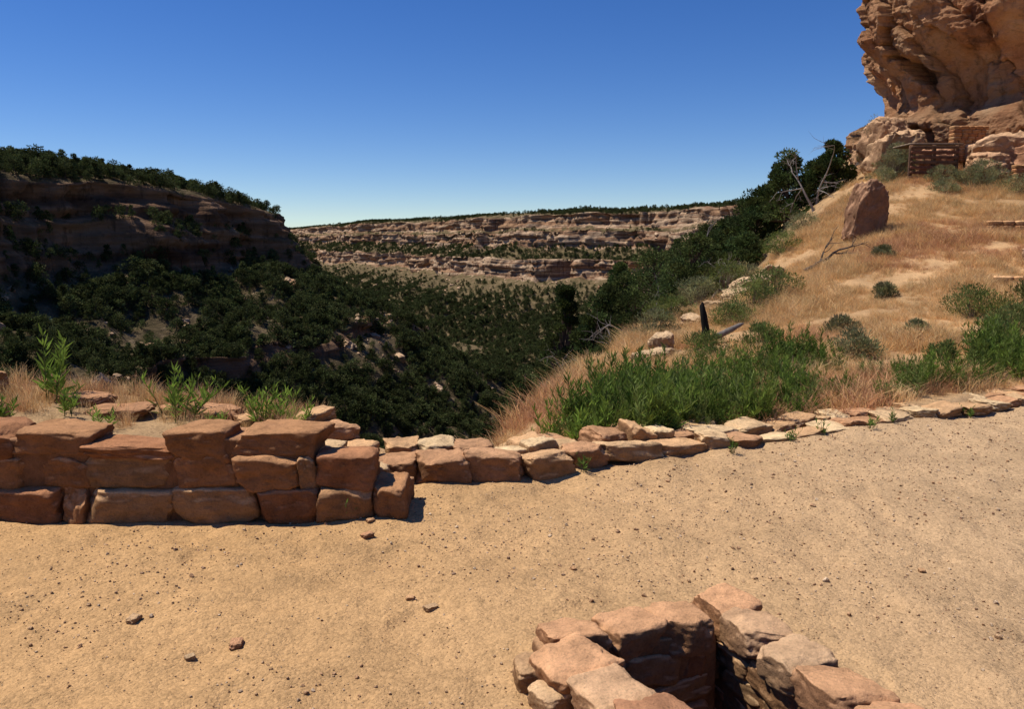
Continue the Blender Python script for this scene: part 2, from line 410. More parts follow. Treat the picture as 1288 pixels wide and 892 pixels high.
# ------------------------------------------------------------------ canyon walls (swept profiles)
def sweep(name,path,prof,nu,nv,mat,prom,seed,side=-1,s0=0,uw=None,butt=7.):
    o,s=catmull(path,60)
    q=np.linspace(0,s[-1],nu) if uw is None else np.interp(np.linspace(0,1,nu),uw[0],np.array(uw[1])*s[-1])
    Pp=resample(o,s,q)
    sm=resample(o,s,np.linspace(0,s[-1],400))
    k=25;pad=np.vstack([sm[:1]+(sm[:1]-sm[1:2])*np.arange(k,0,-1)[:,None],sm,sm[-1:]+(sm[-1:]-sm[-2:-1])*np.arange(1,k+1)[:,None]])
    ker=np.ones(2*k+1)/(2*k+1)
    sx=np.convolve(pad[:,0],ker,'valid');sy=np.convolve(pad[:,1],ker,'valid')
    tx=np.gradient(sx);ty=np.gradient(sy);l=np.hypot(tx,ty);tx/=l;ty/=l
    qs=np.linspace(0,s[-1],400)
    nx=np.interp(q,qs,ty)*side;ny=np.interp(q,qs,-tx)*side
    pr=np.array(prof,float)
    seg=np.hypot(np.diff(pr[:,0]),np.diff(pr[:,1]));wgt=np.where(pr[:-1,2]>.5,seg*3.,seg);wgt=np.minimum(wgt,140)
    cs=np.r_[0,np.cumsum(wgt)];v=np.linspace(0,cs[-1],nv)
    d=np.interp(v,cs,pr[:,0]);dz=np.interp(v,cs,pr[:,1]);rk=np.interp(v,cs,pr[:,2])
    D=d[None]+0*q[:,None];DZ=dz[None]+0*D;RK=rk[None]+0*D
    X0=Pp[:,0][:,None]+0*D;Y0=Pp[:,1][:,None]+0*D
    S=q[:,None]+0*D
    w=fbm(S/ (prom*5),0,0,4,seed)*prom
    fade=np.clip(1-np.abs(D)/900,0.1,1)
    w=w*fade
    zabs=Pp[:,2][:,None]+DZ
    # strata ledges, buttresses and cracks
    w=w+RK*(fbm(S*.02,0,zabs*.22,4,seed+3)*4.5+fbm(S*.06,1,zabs*.03,4,seed+5)*butt+np.abs(vn(S*.15,2,zabs*.05,seed+6))*-butt*.5)
    w=w+(1-RK)*fbm(S*.015,D*.01,5,4,seed+8)*7*(D>0)
    DD=D+w
    XX=X0+nx[:,None]*DD;YY=Y0+ny[:,None]*DD
    ZZ=zabs+(1-RK)*fbm(XX*.03,YY*.03,0,5,seed+9)*np.where(D>0,7.,1.5)+(1-RK)*np.where(D>10,-np.abs(vn(S*.02,D*.003,0,seed+11))*9,0)
    ZZ=ZZ+RK*fbm(XX*.02,YY*.02,0,3,seed+12)*3
    V=np.stack([XX,YY,ZZ],-1)
    C=np.zeros(V.shape);C[...,0]=RK;C[...,1]=.5
    F=gridF(nu,nv)
    if side>0: F=F[:,::-1]
    ob=build(name,[(V.reshape(-1,3),F,0,C.reshape(-1,3))],[mat])
    return V,RK,D
farpath=[(900,300,42),(600,500,40),(400,650,38),(237,800,38),(146,985,38),(20,1090,38),(-142,1450,38),(-335,1830,38),(-860,3100,38),(-1800,5200,40)]
farprof=[(-2500,6,0),(-400,3,0),(-60,1,0),(-12,-4,.1),(0,-7,.4),(1,-8,1),(4,-23,1),(6,-24,.6),(14,-27,.2),(16,-28,1),(19,-45,1),(22,-46,.6),(34,-51,0),(54,-60,0),(56,-61,1),(60,-81,1),(66,-84,.4),(150,-116,0),(240,-146,0),(420,-165,0)]
FV,FR,FD=sweep('far_mesa_cliffs',farpath,farprof,1300,230,M_far,28,50,side=-1,uw=([0,.08,.75,.93,1],[0,.10,.42,.70,1]),butt=9.)
leftpath=[(-330,-150,30),(-262,60,29),(-215,180,27),(-180,300,25),(-160,380,23),(-146,430,20),(-134,456,15),(-150,500,14),(-230,580,16),(-400,700,20),(-800,950,24)]
leftprof=[(-400,40,0),(-120,18,0),(-60,11,0),(-30,7,0),(-6,1.5,.2),(0,-1,.6),(1,-2,1),(3,-14,1),(5,-15,.6),(8,-17,.5),(9,-18,1),(11,-31,1),(14,-33,.5),(40,-47,0),(76,-62,.1),(79,-63,.6),(81,-67,.6),(86,-71,.1),(130,-98,0),(200,-140,0),(330,-190,0)]
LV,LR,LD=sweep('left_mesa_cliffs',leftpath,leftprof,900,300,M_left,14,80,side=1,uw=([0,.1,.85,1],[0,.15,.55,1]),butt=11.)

# ------------------------------------------------------------------ forests
def sample_grid(V,dens,N,r):
    a=V[:-1,:-1];b_=V[1:,:-1];c=V[:-1,1:];d_=V[1:,1:]
    w=np.abs((b_-a)[...,0]*(c-a)[...,1]-(b_-a)[...,1]*(c-a)[...,0])*dens[:-1,:-1]
    w=w.ravel();idx=r.choice(len(w),N,p=w/w.sum())
    i,j=np.divmod(idx,V.shape[1]-1);u=r.uniform(0,1,(N,1));v=r.uniform(0,1,(N,1))
    return a[i,j]*(1-u)*(1-v)+b_[i,j]*u*(1-v)+c[i,j]*(1-u)*v+d_[i,j]*u*v
def inview(V,tol=.06):
    y=V[...,1];return (y>15)&(np.abs(V[...,0]/np.maximum(y,1))<.62+tol)
r=np.random.default_rng(5)
pts=[];hs=[]
def addf(V,dens,N,h0,h1):
    p_=sample_grid(V,dens,N,r);pts.append(p_-np.array([0,0,.25]));hs.append(r.uniform(h0,h1,N)*r.uniform(.7,1.1,N))
ln=fbm(LV[...,0]*.045,LV[...,1]*.045,0,4,200)
vis=inview(LV)&(LV[...,1]<620)&(LV[...,1]>60)
dl=np.where(LR<.4,np.clip(.8+ln*1.3,.16,1.5),.18)*vis
addf(LV,dl*(LD>3)*(LD<240),18500,1.8,6.4)
addf(LV,dl*(LD<=0)*(LD>-110),3200,2.5,6.8)
fn=fbm(FV[...,0]*.008,FV[...,1]*.008,0,4,210)
iv=inview(FV)&(FV[...,1]<3500)
tal=np.where((FR<.35)&(FD>0),np.clip(.6+fn*.9+(FD-80)/110,.35,3.5),.03)*iv
addf(FV,tal*(FD>5)*(FD<330),70000,1.6,4.8)
addf(FV,iv*(FD>95)*(FD<330)*np.clip((FD-90)/60,.1,1),50000,3,6.5)
addf(FV,iv*(FR<.5)*(FD>-60)*(FD<=0)*np.clip(.5+fn,.1,1),8000,2,4.8)
addf(FV,iv*(FD>20)*(FD<54)*1.,8500,2.2,5)
GV=np.stack([X,Y,Z],-1)
gd=(DE>25)&(Rm>60)&(Rm<3200)&inview(GV)&(np.abs(X+Y*.1)<600)
gd=gd*np.clip(.9+fbm(X*.02,Y*.02,0,3,220)*.6,.2,1.5)
addf(GV,gd,32000,3.5,7.5)
addf(GV,(DE>14)*(Rm>45)*(Rm<420)*inview(GV)*(X/np.maximum(Y,1)<.2)*1.,8000,2.5,5.5)
fp=np.concatenate(pts);fh=np.concatenate(hs);k=len(fp)
scatter('juniper_forest',fp,np.stack([fh*r.uniform(.85,1.3,k),fh*r.uniform(.85,1.3,k),fh],1),r.uniform(0,6.28,k),r.integers(0,7,k),treecoll)

# ------------------------------------------------------------------ near slope trees
trees=[(9.7,30,4.5,2.6,'p'),(11.0,29.3,4.8,2.0,'p'),(11.3,31,4.1,2.2,'j'),(9.9,33,3.6,2.6,'j'),(9.0,31,3.0,2.2,'j'),(10.7,40,2.5,2.8,'p'),(10.4,45,2.2,3.2,'p'),
(8.6,42,1.3,3.0,'p'),(4.9,38,.4,2.4,'p'),(5.8,35,.1,2.6,'p'),(1.9,30,-.1,2.6,'p'),(2.6,26,-.7,2.2,'j'),(1.1,24,-1.9,2.2,'j'),(3.6,31,-.2,2.6,'p'),(7.2,34,.9,2.6,'p'),(8.4,36,1.5,2.8,'p'),(6.3,29,.1,2.2,'j'),(.5,30,-3,2.6,'j'),(9.3,36.5,2.4,2.6,'p'),(8.0,29,1.6,1.9,'j')]
for i,(x,y,zt,w,kd) in enumerate(trees):
    r=np.random.default_rng(300+i);z0=Hs(x,y)-.3;h=max(zt-z0,1.5)
    ob=build('pinyon_pine' if kd=='p' else 'juniper_tree',tree_parts(h,w,int(50+h*7),170,.10,r,'pine' if kd=='p' else 'juniper',(.068,.095,.032)),[M_bark,M_con],False)
    place(ob,x,y,z0)
# smaller scrub on the slope below the crest
r=np.random.default_rng(6)
N=1400
xs=r.uniform(-12,45,N);ys=r.uniform(10,140,N)
z_,db_,de_=Hfull(xs,ys);ok=(de_>4.5)&(de_<60)&(xs/ys<.36)&(xs/ys>-.3)
xs,ys,z_=xs[ok],ys[ok],z_[ok];k=len(xs);hh=r.uniform(1.,2.6,k)
scatter('slope_scrub',np.stack([xs,ys,z_-.1],1),np.stack([hh*1.1,hh*1.1,hh],1),r.uniform(0,6.28,k),r.integers(0,5,k),scrubcoll)

def dead(p,d,L,R,dep,r,out):
    d=d/np.linalg.norm(d);pp=[p];c=p.copy();dd=d.copy()
    for i in range(5):
        dd=dd+r.normal(size=3)*.16;dd/=np.linalg.norm(dd);c=c+dd*L/5;pp.append(c.copy())
    out.append(tube(pp,np.linspace(R,R*.35,6),5))
    if dep>0:
        for i in range(r.integers(3,6)):
            j=r.integers(2,6);nd_=dd+r.normal(size=3)*.8;dead(pp[j],nd_,L*r.uniform(.4,.65),R*.45,dep-1,r,out)
for i,(x,y,zt,lean) in enumerate([(10.4,29,5.0,.1),(10.0,28,4.4,-.2),(2.9,24,-.1,.25),(3.3,21,-.4,-.1),(6.2,27,1.2,.4),(1.8,20,-1.0,-.3),(11.6,30,4.6,.2),(9.4,41,2.9,.1),(5.0,30,.4,.2)]):
    r=np.random.default_rng(400+i);z0=Hs(x,y)-.2;out_=[];h=(zt-z0)
    dead(np.zeros(3),np.array([lean,.1,1]),h*.75,.012*h+.02,3,r,out_)
    V,F=merge(out_);V=V*(h/max(V[:,2].max(),.1))
    place(build('dead_tree',[(V,F,0,(.28,.24,.21))],[M_bark]),x,y,z0)

# ------------------------------------------------------------------ stones
def cubesphere(n_):
    g=np.linspace(-1,1,n_+1);A_,B_=np.meshgrid(g,g,indexing='ij');Vs=[];Fs=[];o=0
    for ax in range(3):
        for sg in (-1,1):
            v=np.zeros((n_+1,n_+1,3));v[...,ax]=sg;v[...,(ax+1)%3]=A_*1.;v[...,(ax+2)%3]=B_
            f=gridF(n_+1,n_+1);f=f if sg>0 else f[:,::-1]
            Vs.append(v.reshape(-1,3));Fs.append(f+o);o+=(n_+1)**2
    V=np.concatenate(Vs);F=np.concatenate(Fs)
    u,inv=np.unique(np.round(V,5),axis=0,return_inverse=True)
    return u,inv.ravel()[F]
CS={k:cubesphere(k) for k in (4,20,30)}
def stone(c,size,rz=0,seed=0,k=6.,res=20,amp=.06,cuts=5,tilt=(0,0),freq=1.6,shear=.0):
    P_,F_=CS[res];r=np.random.default_rng(seed+9000)
    g=np.sign(P_)*np.abs(P_)**.8
    q=g/((np.abs(g)**k).sum(1)**(1/k))[:,None]
    for _ in range(cuts):
        nn=r.normal(size=3);nn/=np.linalg.norm(nn);h=np.abs(nn).sum()*r.uniform(.68,.9)
        e=np.maximum(q@nn-h,0);q=q-e[:,None]*nn
    if shear:
        q[:,0]+=q[:,2]*r.normal()*shear+q[:,1]*r.normal()*shear
        q[:,2]*=1+q[:,0]*np.clip(r.normal()*shear,-.3,.3)
        q[:,1]*=1+q[:,0]*np.clip(r.normal()*shear,-.3,.3)
    o=r.uniform(0,99,3)
    q=q*(1+amp*fbm(q[:,0]*freq+o[0],q[:,1]*freq+o[1],q[:,2]*freq+o[2],4,seed))[:,None]
    q=q+.4*amp*np.stack([fbm(q[:,0]*5+o[0]+j*9,q[:,1]*5,q[:,2]*5,3,seed+j) for j in range(3)],1)
    q=q*np.asarray(size)/2
    a,b_=tilt;Rx=np.array([[1,0,0],[0,math.cos(a),-math.sin(a)],[0,math.sin(a),math.cos(a)]])
    Ry=np.array([[math.cos(b_),0,math.sin(b_)],[0,1,0],[-math.sin(b_),0,math.cos(b_)]])
    Rz=np.array([[math.cos(rz),-math.sin(rz),0],[math.sin(rz),math.cos(rz),0],[0,0,1]])
    return q@(Rz@Ry@Rx).T+np.asarray(c),F_
TINT=[(.46,.30,.165),(.44,.27,.145),(.50,.36,.21),(.40,.225,.125),(.46,.28,.15),(.38,.21,.115),(.48,.33,.19)]
def tint(r,w=None): return np.array(TINT[r.integers(0,len(TINT))])*r.uniform(.85,1.1)

# fallen blocks on the canyon slopes
tc_=newcoll('talus_block_templates')
for i in range(5):
    V,F=stone((0,0,0),(1,.8,.7),0,750+i,k=6,res=4,amp=.2,cuts=5,shear=.15)
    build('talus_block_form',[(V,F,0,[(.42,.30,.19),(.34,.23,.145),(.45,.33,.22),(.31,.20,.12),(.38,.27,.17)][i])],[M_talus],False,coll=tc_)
r=np.random.default_rng(55)
b1=sample_grid(LV,vis*(LD>12)*(LD<230)*np.clip(.2-ln,.02,1)*1.,900,r);b2=sample_grid(FV,iv*(FD>5)*(FD<180)*1.,2500,r)
bp=np.concatenate([b1,b2]);k=len(bp);bs=np.r_[.8+1.2*r.exponential(1,900),1.2+1.3*r.exponential(1,2500)]
scatter('talus_blocks',bp,np.minimum(bs,6),r.uniform(0,6.28,(k,3))*np.array([.1,.1,1]),r.integers(0,5,k),tc_)

# left masonry wall
parts=[];r=np.random.default_rng(21);sd=0
levels=[(-.02,.185),(.18,.36),(.355,.515)]
def maxtop(x):
    if x<-2.42: return .55
    if x<-1.94: return .40
    if x<-1.12: return .53
    if x<-.80: return .35
    return .18
for ci,(z0,z1) in enumerate(levels):
    x=-6.5+r.uniform(0,.2)
    lim=-.62 if ci==0 else -.70
    while x<lim:
        L=r.uniform(.28,.56)
        for brk in (-2.42,-1.94,-1.12,-.80,lim):
            if x<brk-.08<x+L or (x<brk<x+L+.08): L=brk-x
        if L<.08: x+=L;continue
        xm=x+L/2
        mt=maxtop(xm)
        if z1<=mt+.02 or (ci==2 and mt==.40):
            dep=.36+(.05 if ci==0 else 0);zt=min(z1,mt+.02);hh=(zt-z0)*r.uniform(.95,1.06)
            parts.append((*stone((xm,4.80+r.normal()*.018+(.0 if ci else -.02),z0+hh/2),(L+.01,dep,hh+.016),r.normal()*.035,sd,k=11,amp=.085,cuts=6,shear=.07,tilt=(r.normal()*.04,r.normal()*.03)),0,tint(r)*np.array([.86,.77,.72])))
            sd+=1
        x+=L
# mortar core
for (xa,xb,zt) in ((-6.6,-2.42,.49),(-2.42,-1.94,.36),(-1.94,-1.14,.49),(-1.14,-.84,.33),(-.84,-.70,.14)):
    parts.append((*stone(((xa+xb)/2,4.80,zt/2-.02),(xb-xa+.02,.315,zt),0,sd,k=30,amp=.004,cuts=0,res=30),1,(.30,.17,.095)));sd+=1
# tumbled end stones
for (x,y,z,s_) in ((-.72,4.95,.07,(.2,.22,.15)),(-.98,5.05,.20,(.26,.22,.12)),(-1.2,5.08,.29,(.3,.25,.11)),(-.92,5.2,.08,(.26,.24,.18))):
    parts.append((*stone((x,y,z),s_,r.uniform(-.4,.4),sd,k=8,amp=.1),0,tint(r)));sd+=1
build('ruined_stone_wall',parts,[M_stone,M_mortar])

# low border wall
parts=[];r=np.random.default_rng(22)
bl=[(-1.55,6.0),(-1.22,5.72),(-.95,5.5),(-.72,5.47),(-.1,5.5),(.27,5.62),(.75,5.95),(1.57,6.32),(2.3,6.7),(3.42,7.35),(4.3,7.77),(5.05,8.17),(8,9.8),(11,11)]
o_,s_=catmull([(a,b_,0) for a,b_ in bl],60)
for row,(off,hs_) in enumerate(((.0,1.),(.25,1.05),(.48,.8))):
    s0=r.uniform(0,.1)
    while s0<s_[-1]-.4:
        L=r.uniform(.18,.46);pm=resample(o_,s_,[s0+L/2])[0];pa=resample(o_,s_,[s0])[0];pb=resample(o_,s_,[s0+L])[0]
        an=math.atan2(pb[1]-pa[1],pb[0]-pa[0])
        if (row==2 and (r.uniform()<.45)) or (row>0 and pm[0]<-.8): s0+=L;continue
        hgt=(.165-.105*float(sst(.3,2.6,pm[0])))*r.uniform(.6,1.3)*hs_
        x=pm[0]-math.sin(an)*(off+r.normal()*.025);y=pm[1]+math.cos(an)*(off+r.normal()*.025)
        zg=0 if pm[0]>-.85 else float(sst(-.8,-1.5,pm[0]))*.27
        if pm[0]<-.85: hgt=.11
        parts.append((*stone((x,y,zg+hgt/2-.02),(L-.004,r.uniform(.2,.3),hgt+.03),an+r.normal()*.09,sd,k=8,amp=.12,cuts=8,shear=.12,tilt=(r.normal()*.07,r.normal()*.07)),0,tint(r)*np.array([1.1,1.15,1.16])));sd+=1
        s0+=L
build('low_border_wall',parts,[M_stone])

# sunken masonry shaft in the foreground
parts=[];r=np.random.default_rng(23)
def course(pl,z0,h,Lr,dep,cap=False,off=0.):
    global sd
    pl=np.array(pl,float);s=np.r_[0,np.cumsum(np.linalg.norm(np.diff(pl,axis=0),axis=1))]
    t=r.uniform(0,.06) if not cap else 0
    while t<s[-1]-.06:
        L=min(r.uniform(*Lr),s[-1]-t)
        if s[-1]-t-L<.09: L=s[-1]-t
        pa=np.array([np.interp(t,s,pl[:,k]) for k in (0,1)]);pb=np.array([np.interp(t+L,s,pl[:,k]) for k in (0,1)])
        an=math.atan2(*(pb-pa)[::-1]);m_=(pa+pb)/2+np.array([-math.sin(an),math.cos(an)])*(off+r.normal()*.006)
        hh=h*r.uniform(.9,1.12)
        parts.append((*stone((m_[0],m_[1],z0+h/2),(L-.006 if cap else L+.002,dep*r.uniform(.93,1.1),hh+.006),an+r.normal()*.06,sd,k=8,amp=.10 if cap else .08,cuts=7 if cap else 4,shear=.11 if cap else .05,tilt=(r.normal()*.06,r.normal()*.06)),0,tint(r)*(np.array([1.1,1.04,1.06]) if cap else .95)));sd+=1
        t+=L
back=[(.12,3.00),(.76,3.17)];right=[(.84,3.40),(.95,3.10),(1.13,2.62),(1.38,1.95)];left=[(.17,2.92),(.24,2.78),(.36,2.55),(.52,2.36),(.7,2.15)]
for wl_,cp in ((back,(.19,.25)),(right,(.2,.28)),(left,(.19,.26))):
    course(wl_,.0,.13,cp,.225,True)
    z=0
    while z>-.85:
        h=r.uniform(.08,.14);z-=h;course(wl_,z,h,(.12,.28),.2)
    pa=np.array(wl_)
    for a,b_ in zip(pa[:-1],pa[1:]):
        an=math.atan2(*(b_-a)[::-1]);m_=(a+b_)/2
        parts.append((*stone((m_[0],m_[1],-.40),(np.linalg.norm(b_-a)+.05,.165,.94),an,sd,k=30,amp=.004,cuts=0,res=30),1,(.36,.22,.12)));sd+=1
for (x,y,z,s3) in ((.08,2.86,.03,(.14,.16,.1)),(.14,2.70,.02,(.13,.14,.09)),(.25,2.52,.02,(.13,.14,.09))):
    parts.append((*stone((x,y,z),s3,r.uniform(0,3),sd,k=5,amp=.1),0,tint(r)));sd+=1
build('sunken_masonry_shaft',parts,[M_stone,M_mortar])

# slabs on the fill behind the wall
parts=[]
for (x,y,dz,s3,rz) in ((-2.75,5.75,.03,(.42,.3,.07),.2),(-2.1,5.85,.04,(.36,.28,.09),-.2),(-1.75,5.6,.03,(.25,.2,.07),.5),(-3.95,5.9,.07,(.5,.4,.18),.1),(-3.5,5.4,.03,(.3,.25,.1),.4),(-4.2,5.4,.1,(.4,.35,.2),.1),(-2.4,6.0,.02,(.3,.2,.07),.6),(-3.1,6.0,.03,(.35,.25,.09),-.3)):
    parts.append((*stone((x,y,Hs(x,y)+dz),s3,rz,sd,k=6,amp=.12,cuts=7,shear=.1),0,tint(r)));sd+=1
build('loose_sandstone_slabs',parts,[M_stone])

# boulders on the hill
def boulder(name,x,y,size,rz=0,sink=.15,tl=(0,0),t=(.46,.31,.19),k=4.5,z=None,cuts=14,shear=.15,seed=None):
    global sd
    V,F=stone((0,0,0),size,rz,sd if seed is None else seed,k=k,res=30,amp=.2 if cuts>8 else .12,cuts=cuts,tilt=tl,freq=1.3,shear=shear);sd+=1
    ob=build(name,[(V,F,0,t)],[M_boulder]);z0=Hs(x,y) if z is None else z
    ob.location=(x,y,z0+size[2]*(.5-sink));return ob
boulder('standing_boulder',8.35,20,(.95,.6,1.45),.3,.2,(0,.42),(.33,.20,.125),k=4.5,cuts=10,shear=.06,seed=3)
for a in ((5.2,18.2,(.8,.6,.5)),(4.6,17.4,(.7,.5,.35)),(5.9,19.0,(.6,.5,.4)),(4.1,16.6,(.6,.5,.35)),(2.25,12.6,(.38,.35,.42)),(2.0,11.8,(.45,.4,.25)),(3.4,15.6,(.5,.4,.3)),(1.7,11.4,(.3,.3,.2))):
    boulder('pale_boulder',*a,rz=sd*.7,sink=.25,t=(.46,.34,.21))
for a in ((14.3,25.6,(1.5,1.2,.9),(.44,.28,.17)),(15.7,25.5,(1.9,1.5,1.3),(.38,.21,.125)),(15.2,26.2,(2.2,1.4,1.6),(.45,.30,.185)),(16.9,25,(2,1.6,1.7),(.44,.28,.17)),(12.3,27.8,(1.5,1.2,1.3),(.44,.30,.18)),(13.3,27,(1.3,1,.9),(.38,.21,.13)),(12.6,28.6,(1.6,1.3,1.9),(.44,.29,.175)),
          (9.6,15.3,(.7,.5,.35),(.40,.27,.17)),(9.9,14.4,(.6,.5,.3),(.40,.27,.17)),(9.2,13.8,(.5,.4,.3),(.44,.3,.18)),(8.6,12.6,(.5,.4,.25),(.44,.3,.18))):
    boulder('sandstone_boulder',a[0],a[1],a[2],sd*.9,t=a[3])

# near cliff
cp=[(18,40,0),(14.6,34,0),(13.3,31.2,0),(14.0,28.8,0),(15.4,26.8,0),(17.2,24.2,0),(20,20,0),(24,14,0)]
o_,s_=catmull(cp,60);nu,nv=700,460
q=np.interp(np.linspace(0,1,nu),[0,.12,.85,1],[0,7,19,s_[-1]]);Pp=resample(o_,s_,q)
T=np.gradient(Pp,axis=0);T/=np.linalg.norm(T,axis=1,keepdims=True);nx,ny=T[:,1],-T[:,0]
zz=np.interp(np.linspace(0,1,nv),[0,.8,1],[1.5,12,22]);S,Zc=np.meshgrid(q,zz,indexing='ij')
r=np.random.default_rng(31)
ns=340;sx_=r.uniform(0,s_[-1],ns);sz_=r.uniform(1,22,ns)
sw=S+fbm(S*.9,Zc*.9,0,4,71,.65)*.35;zw=Zc+fbm(S*.9,Zc*.9,7,4,72,.65)*.35
d1=np.full(S.shape,1e9);d2=d1.copy();ii=np.zeros(S.shape,int)
for i in range(ns):
    dxx=(sw-sx_[i])+.45*(zw-sz_[i]);d=np.sqrt(dxx**2+((zw-sz_[i])*.45)**2)
    up=d<d1;d2=np.where(up,d1,np.minimum(d2,d));d1=np.where(up,d,d1);ii=np.where(up,i,ii)
co_=r.normal(size=ns)*.34;t1=r.normal(size=ns)*.38;t2=r.normal(size=ns)*.2
disp=co_[ii]+np.clip(t1[ii]*(S-sx_[ii])+t2[ii]*(Zc-sz_[ii]),-.6,.6)-.22*np.exp(-(d2-d1)/.04)
disp=disp+fbm(S*.22,Zc*.22,3,3,75)*.6+fbm(S*1.6,Zc*2.6,3,5,76,.65)*.13+fbm(S*.3,Zc*3.5,8,3,77)*.05
disp=np.clip(disp,-1.6,1.)
disp=disp+.55*sst(6.2,4.8,Zc)-.9*sst(5.4,6.2,Zc)*sst(8.6,7.,Zc)+np.maximum(Zc-7,0)*.12
disp=disp-np.maximum(Zc-16,0)*1.5
XX=Pp[:,0][:,None]+nx[:,None]*disp;YY=Pp[:,1][:,None]+ny[:,None]*disp
tc=(r.uniform(.75,1.15,ns)[ii])[...,None]*np.ones(3)
build('sandstone_cliff',[(np.stack([XX,YY,Zc],-1).reshape(-1,3),gridF(nu,nv),0,tc.reshape(-1,3))],[M_cliff])

# small ruin walls on the ledge
def ruin(name,x,y,z,L,h,rz,hs=.11,ls=(.18,.34),dep=.3,drop=.0):
    global sd
    parts=[];r=np.random.default_rng(sd);zc=0;c,s=math.cos(rz),math.sin(rz)
    while zc<h:
        t=0;Lc=L*(1-drop*zc/h*r.uniform(.6,1))
        while t<Lc-.05:
            l=min(r.uniform(*ls),Lc-t)
            parts.append((*stone((x+c*(t+l/2),y+s*(t+l/2),z+zc+hs/2),(l-.004,dep,hs+.002),rz,sd,k=9,res=4,amp=.05,cuts=2),0,tint(r)*np.array([1.1,1.,.92])));sd+=1;t+=l
        zc+=hs
    build(name,parts,[M_stone])
ruin('ancient_masonry_wall',13.6,26.6,3.95,1.4,1.1,.05,drop=.35)
ruin('ancient_masonry_wall',14.2,24.2,2.9,1.8,.75,-.15,drop=.2)
ruin('retaining_wall',10.6,18.9,1.55,2.6,.36,-.35)
ruin('retaining_wall',8.2,14.3,.75,2.6,.22,-.5,drop=.3)

# timber stair / barrier
parts=[];z0=Hs(12.35,25)
def box(cx,cy,cz,sx,sy,sz,t=(.20,.12,.075)):
    global sd
    parts.append((*stone((cx,cy,cz),(sx,sy,sz),0,sd,k=24,res=4,amp=.01,cuts=0),0,t));sd+=1
for i in range(7): box(12.35,25-.0,z0+.12+i*.145,1.4,.05,.085,(.13+.02*(i%3),.075,.045))
for xx_ in (11.68,12.35,13.02): box(xx_,25.06,z0+.5,.1,.09,1.12,(.12,.07,.045))
for i in range(5): box(12.45,25.2+i*.24,z0+1.1,1.6,.21,.05,(.24,.185,.13))
build('timber_steps_barrier',parts,[M_wood])

# charred post and logs
post=[(0,0,-.1),(.01,0,.2),(-.03,0,.42),(-.06,.01,.58),(-.05,.01,.64)]
place(build('burnt_stump',[(*tube(post,[.07,.06,.055,.04,.01],8),0,(.018,.016,.014))],[M_bark]),3.02,13)
place(build('fallen_log',[(*tube([(-.3,0,.03),(-.1,.0,.10),(.1,0,.2),(.25,.05,.27),(.3,.05,.29)],[.03,.05,.045,.03,.008],7),0,(.20,.17,.145))],[M_bark]),3.25,12.7)
out_=[];dead(np.array([0,0,.1]),np.array([1,.1,.12]),1.0,.05,2,np.random.default_rng(77),out_)
V,F=merge(out_);place(build('fallen_log',[(V,F,0,(.10,.08,.065))],[M_bark]),6.2,17.8)

# ------------------------------------------------------------------ grass, weeds, shrubs
gc=newcoll('dry_grass_templates')
for i in range(8):
    r=np.random.default_rng(500+i)
    base=[(.72,.48,.225),(.68,.43,.185),(.74,.53,.275),(.58,.32,.165),(.70,.45,.205),(.50,.27,.145),(.72,.50,.25),(.62,.44,.205)][i]
    build('dry_grass_form',grass_parts(45,1,.6,r,base,.02),[M_straw],False,coll=gc)
r=np.random.default_rng(8)
N=56000;xs=r.uniform(-1,19,N);ys=r.uniform(5.8,28,N)
z_,db_,de_=Hfull(xs,ys);pn=fbm(xs*.5,ys*.5,0,3,90);pb=fbm(xs*.9,ys*.9,3,4,93)
ok=(db_>.35)&(de_<.6)&(xs/ys<.75)&(pb>-.5+r.uniform(-.35,.35,N))&(xs>-.4)
xs,ys,z_,pn,pb=xs[ok],ys[ok],z_[ok],pn[ok],pb[ok];k=len(xs);hh=r.uniform(.06,.19,k)*np.clip(1+.9*pb,.5,1.8)
scatter('dry_hill_grass',np.stack([xs,ys,z_],1),np.stack([hh*1.4,hh*1.4,hh],1),r.uniform(0,6.28,k),np.where(pn+r.normal(size=k)*.15>.35,r.choice([3,5,1],k),r.choice([0,1,2,4,6,7],k)),gc)
# dry grass behind the left wall
N=900;xs=r.uniform(-6,-1.4,N);ys=r.uniform(5.1,6.7,N);z_,db_,de_=Hfull(xs,ys)
ok=(de_<.2)&((xs<-3.2)|(r.uniform(0,1,N)<.25)|(ys>6.0));xs,ys,z_=xs[ok],ys[ok],z_[ok];k=len(xs);hh=r.uniform(.06,.2,k)
scatter('dry_bank_grass',np.stack([xs,ys,z_],1),np.stack([hh*.8,hh*.8,hh],1),r.uniform(0,6.28,k),r.integers(0,8,k),gc)

wc=newcoll('weed_templates')
for i in range(6):
    r=np.random.default_rng(520+i)
    build('leafy_weed_form',weed_parts(1,5,.35,r,.2,[(.15,.22,.04),(.18,.25,.045),(.12,.18,.035),(.20,.24,.07),(.15,.20,.04),(.17,.22,.06)][i],34,.15),[M_leaf],False,coll=wc)
r=np.random.default_rng(9)
N=5200;xs=r.uniform(.2,8.5,N);ys=r.uniform(5.8,12.5,N);z_,db_,de_=Hfull(xs,ys)
pn=fbm(xs*.9,ys*.9,0,3,95)
wd=np.interp(xs,[.2,.6,1.2,2.6,3.6,4.2,4.8,6.5,7.5,8.5],[.25,.9,1.7,2.2,1.6,.8,.35,1.1,1.3,.8])
ok=(db_>.42)&(db_<.42+wd*(1+.5*pn))&(de_<-.05)&(pn>-.45)
xs,ys,z_,pn=xs[ok],ys[ok],z_[ok],pn[ok];k=len(xs);hh=r.uniform(.13,.42,k)*np.clip(1+.8*pn,.45,1.6)
scatter('green_weed_bed',np.stack([xs,ys,z_],1),hh,r.uniform(0,6.28,k),r.integers(0,6,k),wc)

